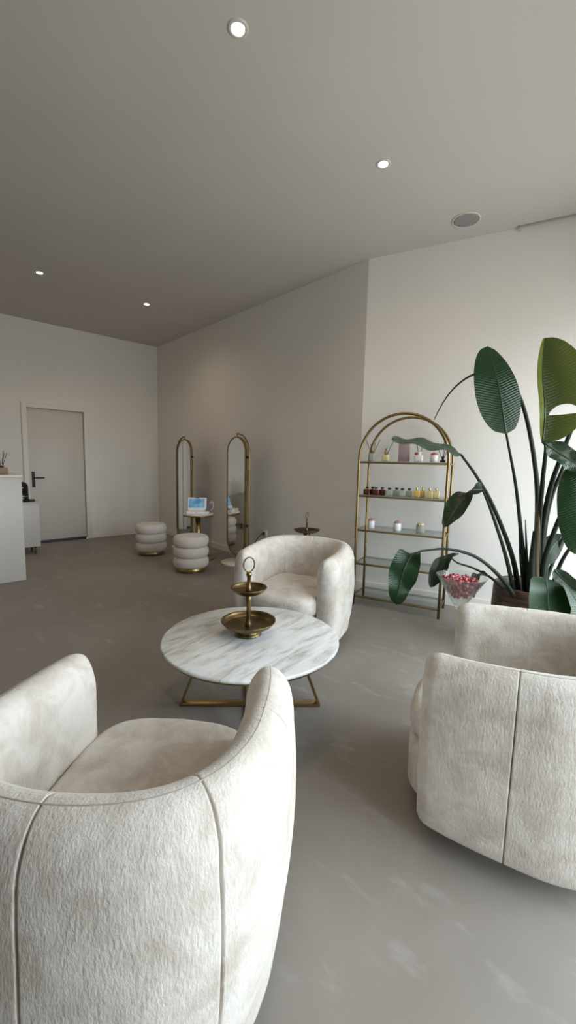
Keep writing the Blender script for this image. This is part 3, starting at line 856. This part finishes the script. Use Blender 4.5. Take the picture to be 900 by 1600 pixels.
# ------------------------------------------------------------------ reception counter, cabinet, door side
K = Vector((-2.856, 4.468, 0))                    # front right corner
t = thing('reception_counter', 'tall white reception counter with pale stone top at left edge', 'counter', K, RB)
bm = bmesh.new(); add_box(bm, (1.6, .50, 1.118), (-.8, .25, .559), bev=.003); sharp(obj('body', bm, M['white'], t))
bm = bmesh.new(); add_box(bm, (1.63, .53, .032), (-.805, .25, 1.134), bev=.005); sharp(obj('countertop', bm, M['stone'], t))
cpt = K - na*.155 + ad*.13
diffuser(0, 0, 0, 'reed diffuser in a wooden block on the white reception counter', M['wood'], (.105, .075), [(-.30, 0, .20), (-.08, .1, .20), (.12, -.1, .21), (.32, .05, .20), (.22, .2, .19)], M['silver'], None, Vector((cpt.x, cpt.y, 1.1505)), RB)
K2 = Vector((-3.465, 5.78, 0)) 
t = thing('sideboard', 'low white cabinet on brown legs behind the reception counter', 'cabinet', K2, RB)
bm = bmesh.new(); add_box(bm, (.95, .30, .610), (-.475, .15, .405), bev=.003); sharp(obj('body', bm, M['white'], t))
bm = bmesh.new(); add_box(bm, (.97, .32, .014), (-.475, .15, .717), bev=.003); sharp(obj('top_panel', bm, M['white'], t))
for x in (-.06, -.89):
    for y in (.04, .26):
        bm = bmesh.new(); add_tube(bm, [(x, y, 0), (x, y, .101)], .016, 12); obj('leg', bm, M['legwood'], t)
bm = bmesh.new(); add_box(bm, (.66, .16, .06), (-.475, .16, .072), bev=.002); sharp(obj('plinth', bm, M['legwood'], t))
ap = K2 - na*.185 + ad*.12
t = thing('coffee_machine', 'black domed appliance with silver band standing on the low white cabinet', 'appliance', (ap.x, ap.y, .7245), RB)
bm = bmesh.new(); add_lathe(bm, [(0, 0), (.085, 0), (.088, .004), (.088, .07), (.085, .075), (0, .075)], 36); obj('base', bm, M['blackglass'], t)
bm = bmesh.new(); add_lathe(bm, [(.0, .074), (.089, .074), (.089, .082), (0, .082)], 36); obj('band', bm, M['silver'], t)
bm = bmesh.new(); add_lathe(bm, [(0, .081), (.086, .081), (.086, .20), (.080, .235), (.062, .262), (.03, .277), (0, .28)], 36); obj('dome', bm, M['blackglass'], t)
bm = bmesh.new(); add_box(bm, (.07, .07, .030), (.12, 0, .015), bev=.004); obj('drip_tray', bm, M['blackmatte'], t)

# wall socket with plug and lead, behind the middle chair
def on_side(s, z, off=0):
    p = C1 + ad*s - na*off
    return Vector((p.x, p.y, z))
rzW = math.atan2(-ad.y, -ad.x)
t = thing('wall_socket', 'white wall socket low on the long wall behind the middle armchair', 'socket', on_side(1.53, .40, .0), rzW)
bm = bmesh.new(); add_box(bm, (.085, .012, .085), (0, -.0065, 0), bev=.004, seg=3); obj('plate', bm, M['plastic'], t)
bm = bmesh.new(); add_lathe(bm, [(.020, 0), (.022, .003), (.020, .005)], 24); o = obj('recess_ring', bm, M['plastic'], t); o.rotation_euler = (PI/2, 0, 0); o.location = (0, -.0125, 0)
t = thing('power_cord', 'black plug and cord in the wall socket by the nearer mirror', 'cord', on_side(1.53, .40, .0), rzW)
bm = bmesh.new(); add_tube(bm, [(0, -.013, 0), (0, -.045, 0), (-.004, -.055, -.004)], [.018, .016, .008], 14); obj('plug', bm, M['blackmatte'], t)
bm = bmesh.new(); add_tube(bm, spline([(-.003, -.052, -.003), (-.05, -.075, -.05), (-.12, -.07, -.12), (-.19, -.06, -.20), (-.24, -.06, -.34), (-.30, -.08, -.392), (-.42, -.09, -.394)], 8), .005, 8); obj('lead', bm, M['blackmatte'], t)

# ------------------------------------------------------------------ candy glass
G = Vector((1.140, 2.66, 0))
t = thing('candy_glass', 'tall martini-shaped glass full of red candies behind the right armchair', 'glass vase', G)
bm = bmesh.new()
add_lathe(bm, [(0, .0), (.085, .0), (.088, .004), (.03, .014), (.010, .03), (.009, .36), (.012, .395), (.030, .43), (.155, .632), (.158, .636), (.154, .637), (.030, .440), (0, .425)], 56)
obj('bowl', bm, M['glass'], t)
t['label'] = 'tall martini-shaped glass full of red candies behind the right armchair'
cname = ['red', 'pink', 'orange', 'pale pink']
proto = []
rn = random.Random(11)
for c in range(4):
    bm = bmesh.new(); bmesh.ops.create_icosphere(bm, subdivisions=2, radius=.0128)
    bmesh.ops.scale(bm, vec=(1, 1, .8), verts=bm.verts)
    for v in bm.verts: v.co *= 1+.08*math.sin(40*v.co.x*7+v.co.z*300)
    proto.append((bm, c))
meshes = []
for bm, c in proto:
    me = bpy.data.meshes.new('candy'); bm.to_mesh(me); bm.free(); me.materials.append(CANDY[c])
    for p in me.polygons: p.use_smooth = True
    meshes.append(me)
placed = []
tries = 0
while len(placed) < 150 and tries < 30000:
    tries += 1
    z = rn.choice([.505, .524, .543, .562, .581, .600, .610])+rn.uniform(-.004, .004)
    rmax = .030+(z-.440)*(.124/.197) - .016
    if rmax <= 0: continue
    r = rmax*math.sqrt(rn.random()); q = rn.uniform(0, 2*PI)
    p = Vector((G.x+r*math.cos(q), G.y+r*math.sin(q), z))
    if all((p-w).length > .0205 for w in placed): placed.append(p)
for p in placed:
    c = rn.choices(range(4), weights=[4, 4, 2, 1])[0]
    o = bpy.data.objects.new('candy', meshes[c]); link(o); o.location = p; o.rotation_euler = (rn.uniform(0, 3), rn.uniform(0, 3), rn.uniform(0, 3))
    tag(o, 'shiny %s candy piled in the tall martini glass' % cname[c], 'candy', '%s candies in the glass' % cname[c])

# ------------------------------------------------------------------ potted plant
PC = Vector((1.79, 2.93, 0))
plant = thing('potted_plant', 'large bird of paradise plant with glossy paddle leaves in a dark pot', 'plant', PC)
inv = Matrix.Translation(-PC)
def L2(p): return inv @ Vector(p)
bm = bmesh.new()
prof = [(0, 0), (.20, 0), (.215, .008), (.255, .15), (.275, .33), (.270, .48), (.262, .505), (.252, .512), (.243, .505), (.245, .46), (.24, .44)]
add_lathe(bm, prof, 64); obj('pot', bm, M['pot'], plant)
bm = bmesh.new(); add_lathe(bm, [(.247, .452), (.15, .462), (0, .468)], 40); obj('soil', bm, M['soil'], plant)

def leaf(pts, width, side, mat, fold=.25, wave=.0, shape=1.0, ribmat=None, n=26, m=6, asym=1.0, droop=0.0, torn=None, name='leaf', wl=1.0, wr=1.0, seed=1):
    """pts: midrib points (world) base->tip; side: world vector pointing to the leaf's right edge"""
    sp = spline(pts, 10)
    L = [0]
    for a, b in zip(sp, sp[1:]): L.append(L[-1]+(b-a).length)
    def mid(t):
        s = t*L[-1]
        for i in range(len(L)-1):
            if L[i+1] >= s:
                return sp[i].lerp(sp[i+1], (s-L[i])/max(1e-6, L[i+1]-L[i]))
        return sp[-1]
    bm = bmesh.new(); uvl = bm.loops.layers.uv.new('UVMap')
    rows = []; ts = None
    if torn: ts, gap = torn
    side = Vector(side).normalized()
    rd = random.Random(seed); ph = rd.uniform(0, 6)
    for i in range(n+1):
        t = i/n
        p0 = p = mid(t); tg = (mid(min(1, t+.02))-mid(max(0, t-.02))).normalized()
        s = (side - tg*side.dot(tg)).normalized()
        nrm = tg.cross(s)
        wv = max(0.0, math.sin(PI*min(1, t**.86)))**.50
        w = max(width*wv, .004 if 0 < i < n else .002)
        row = []
        for j in range(-m, m+1):
            u = j/m
            sgn = 1 if u > 0 else -1
            ww = w*(wr if u > 0 else wl)
            a = fold*(abs(u))
            p = p0
            if torn and u > .1 and t > ts: p = mid(min(1, t+gap(u)*math.exp(-(t-ts)/.05)))
            off = s*(u*ww*math.cos(a)) + nrm*(abs(u)*ww*math.sin(a))
            off += nrm*(wave*math.sin(t*15+ph+sgn*1.3)*abs(u)**1.6)
            off -= nrm*(droop*w*u*u)
            row.append((bm.verts.new(L2(p+off)), (.5+.5*u, t)))
        rows.append(row)
    for A, B in zip(rows, rows[1:]):
        for j in range(2*m):
            ti = A[j][1][1]; uj = (A[j][1][0]+A[j+1][1][0])-1
            if torn and uj > .1 and ti <= ts < B[j][1][1]: continue
            q = [A[j], A[j+1], B[j+1], B[j]]
            f = bm.faces.new([x[0] for x in q]); f.smooth = True
            for lp, x in zip(f.loops, q): lp[uvl].uv = x[1]
    o = obj(name, bm, mat, plant)
    b2 = bmesh.new(); pl = [L2(mid(k/20)) for k in range(21)]
    add_tube(b2, pl, [.0062*(1-.75*k/20) for k in range(21)], 8); obj('midrib', b2, ribmat or M['midrib'], o)
    return o
def stem(pts, r0=.016, r1=.007, mat=None, name='leaf_stalk'):
    sp = [L2(p) for p in spline(pts, 8)]; k = len(sp)-1
    bm = bmesh.new(); add_tube(bm, sp, [r0+(r1-r0)*(i/k)**.7 for i in range(k+1)], 10)
    return obj(name, bm, mat or M['stem'], plant)

# upright big leaf
leaf([at(791, 678, 2.80), at(781, 612, 2.84), at(771, 570, 2.90), at(762, 541, 2.97)], .152, (1, .1, -.12), M['leaf'], fold=.18, droop=.15, wl=1.15, wr=.98)
stem([at(826, 935, 2.88), at(816, 850, 2.83), at(806, 760, 2.81), at(791, 678, 2.80)], .020, .007)
# arching bare stalk behind it
stem([at(832, 935, 3.0), at(840, 800, 3.02), at(835, 720, 3.04), at(819, 640, 3.08), at(796, 594, 3.1), at(765, 582, 3.1), at(738, 586, 3.1), at(712, 604, 3.1), at(693, 628, 3.1), at(678, 656, 3.1)], .022, .003)
# edge-on grey-green leaf in front of the shelf
leaf([at(720, 710, 2.92), at(690, 698, 2.88), at(655, 692, 2.84), at(612, 685, 2.80)], .062, (.1, .80, .50), M['leafpale'], fold=.12, wave=.013, seed=4, droop=.1, ribmat=M['midribdark'])
stem([at(812, 935, 2.92), at(800, 868, 2.92), at(770, 790, 2.92), at(745, 745, 2.92), at(720, 710, 2.92)], .022, .008)
# drooping dark leaf at the shelf's right post
leaf([at(754, 765, 2.76), at(733, 768, 2.72), at(714, 792, 2.70), at(694, 824, 2.68)], .075, (.75, -.2, .62), M['leafdark'], fold=.22, wave=.012, seed=2, ribmat=M['midribdark'])
stem([at(806, 938, 2.86), at(790, 868, 2.82), at(768, 800, 2.78), at(754, 765, 2.76)], .018, .007)
# hanging leaf in front of the lower shelves
leaf([at(657, 861, 2.58), at(640, 872, 2.54), at(628, 900, 2.52), at(618, 944, 2.51)], .088, (1, -.1, .30), M['leaf'], fold=.22, wave=.018, seed=6, ribmat=M['midribdark'])
stem([at(806, 935, 2.80), at(782, 902, 2.74), at(745, 871, 2.68), at(700, 858, 2.62), at(657, 861, 2.58)], .018, .006)
# small curled leaf behind the candy glass
leaf([at(716, 865, 2.95), at(700, 874, 2.93), at(684, 892, 2.92), at(673, 918, 2.92)], .060, (.8, -.2, .5), M['leafdark'], fold=.35, wave=.012, seed=8, ribmat=M['midribdark'])
leaf([at(762, 900, 2.90), at(748, 897, 2.87), at(740, 910, 2.86), at(740, 934, 2.86)], .030, (.8, -.3, .4), M['leafdark'], fold=.3, wave=.006, seed=9, ribmat=M['midribdark'])
stem([at(800, 935, 2.86), at(770, 905, 2.90), at(740, 888, 2.94), at(716, 880, 2.95), at(705, 872, 2.94)], .012, .005)
# tall back-lit leaf at the right, torn near its base
torn = (.262, lambda u: .085*math.sin(PI*min(1, (u-.1)/.75))**.8 if u < .85 else 0.0)
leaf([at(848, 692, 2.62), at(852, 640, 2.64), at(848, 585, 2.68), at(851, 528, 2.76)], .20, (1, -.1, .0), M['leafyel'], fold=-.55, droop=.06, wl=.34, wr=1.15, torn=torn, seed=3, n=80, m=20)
stem([at(850, 940, 2.86), at(846, 850, 2.78), at(858, 770, 2.72), at(880, 705, 2.66), at(902, 648, 2.62)], .024, .011)
stem([at(840, 935, 2.84), at(842, 830, 2.76), at(848, 750, 2.70), at(853, 700, 2.64), at(848, 690, 2.62)], .020, .009)
# more stalks fanning right
stem([at(852, 938, 2.90), at(848, 860, 2.86), at(858, 790, 2.82), at(878, 735, 2.78), at(893, 700, 2.74)], .022, .009)
stem([at(846, 935, 2.8), at(850, 880, 2.74), at(868, 825, 2.68), at(895, 765, 2.60), at(915, 720, 2.55)], .022, .010)
stem([at(858, 940, 2.86), at(870, 895, 2.80), at(888, 860, 2.74), at(912, 838, 2.68)], .018, .008)
stem([at(846, 936, 2.95), at(856, 900, 3.0), at(878, 845, 3.03), at(900, 805, 3.05)], .018, .008)
# glossy curled leaf catching the window light
leaf([at(851, 692, 2.52), at(868, 704, 2.50), at(890, 718, 2.46), at(925, 742, 2.40)], .062, (.3, .12, .94), M['leafgloss'], fold=.35, wave=.020, seed=12)
# broad hanging leaf at the right edge
leaf([at(903, 720, 2.50), at(904, 770, 2.44), at(903, 815, 2.42), at(899, 866, 2.44)], .105, (1, -.35, 0), M['leaf'], fold=.12, droop=.35, wave=.006, seed=13)
# broad leaf in front of the pot
leaf([at(860, 985, 2.36), at(857, 950, 2.38), at(855, 920, 2.42), at(852, 903, 2.50)], .130, (1, .05, -.05), M['leaf'], fold=.12, droop=.25, seed=14, ribmat=M['leafpale'])
leaf([at(925, 985, 2.30), at(907, 950, 2.32), at(892, 925, 2.36), at(878, 908, 2.42)], .085, (.8, .1, -.5), M['leaf'], fold=.2, droop=.2, seed=15)
# grey glossy leaf and dark leaf among the stalks
leaf([at(866, 890, 2.58), at(880, 905, 2.54), at(893, 915, 2.50), at(915, 925, 2.44)], .050, (.35, .1, .92), M['leafgloss'], fold=.3, wave=.01, seed=16)
leaf([at(852, 882, 2.98), at(860, 860, 3.00), at(868, 848, 3.03), at(880, 836, 3.08)], .075, (.6, -.3, -.6), M['leafdark'], fold=.2, seed=17)
stem([at(822, 935, 2.86), at(814, 880, 2.83), at(811, 820, 2.82)], .018, .004, M['stem'], 'shoot')
stem([at(826, 938, 2.84), at(823, 870, 2.82), at(821, 812, 2.82)], .018, .003, M['stem'], 'shoot')
stem([at(836, 940, 2.80), at(838, 870, 2.76), at(842, 786, 2.74)], .034, .012, M['sheath'], 'sheath')
stem([at(828, 940, 2.78), at(831, 880, 2.76), at(836, 830, 2.76)], .030, .014, M['stem'], 'sheath')
stem([at(846, 942, 2.80), at(852, 890, 2.78), at(858, 845, 2.78)], .030, .010, M['stem'], 'sheath')

# ------------------------------------------------------------------ world and view
w = bpy.data.worlds.new('world'); sc.world = w; w.use_nodes = True
nt = w.node_tree; N = nt.nodes; Lk = nt.links
bg = N['Background']
tc = N.new('ShaderNodeTexCoord'); sp_ = N.new('ShaderNodeSeparateXYZ'); Lk.new(tc.outputs['Generated'], sp_.inputs[0])
cr = N.new('ShaderNodeValToRGB'); e = cr.color_ramp.elements
e[0].position = .46; e[0].color = (.42, .41, .40, 1); e[1].position = .56; e[1].color = (.84, .93, 1.0, 1)
mr = N.new('ShaderNodeMapRange'); mr.inputs['From Min'].default_value = -1; Lk.new(sp_.outputs['Z'], mr.inputs['Value'])
Lk.new(mr.outputs['Result'], cr.inputs['Fac']); Lk.new(cr.outputs['Color'], bg.inputs['Color'])
bg.inputs['Strength'].default_value = 11.8
sc.view_settings.view_transform = 'Standard'; sc.view_settings.look = 'None'; sc.view_settings.gamma = 1.0
sc.view_settings.use_curve_mapping = False
sc.view_settings.exposure = 0.0
cy = sc.cycles
cy.max_bounces = 10; cy.diffuse_bounces = 6; cy.glossy_bounces = 4; cy.transparent_max_bounces = 16; cy.transmission_bounces = 8
cy.caustics_reflective = False; cy.caustics_refractive = False
cy.sample_clamp_indirect = 6.0
cy.use_denoising = True
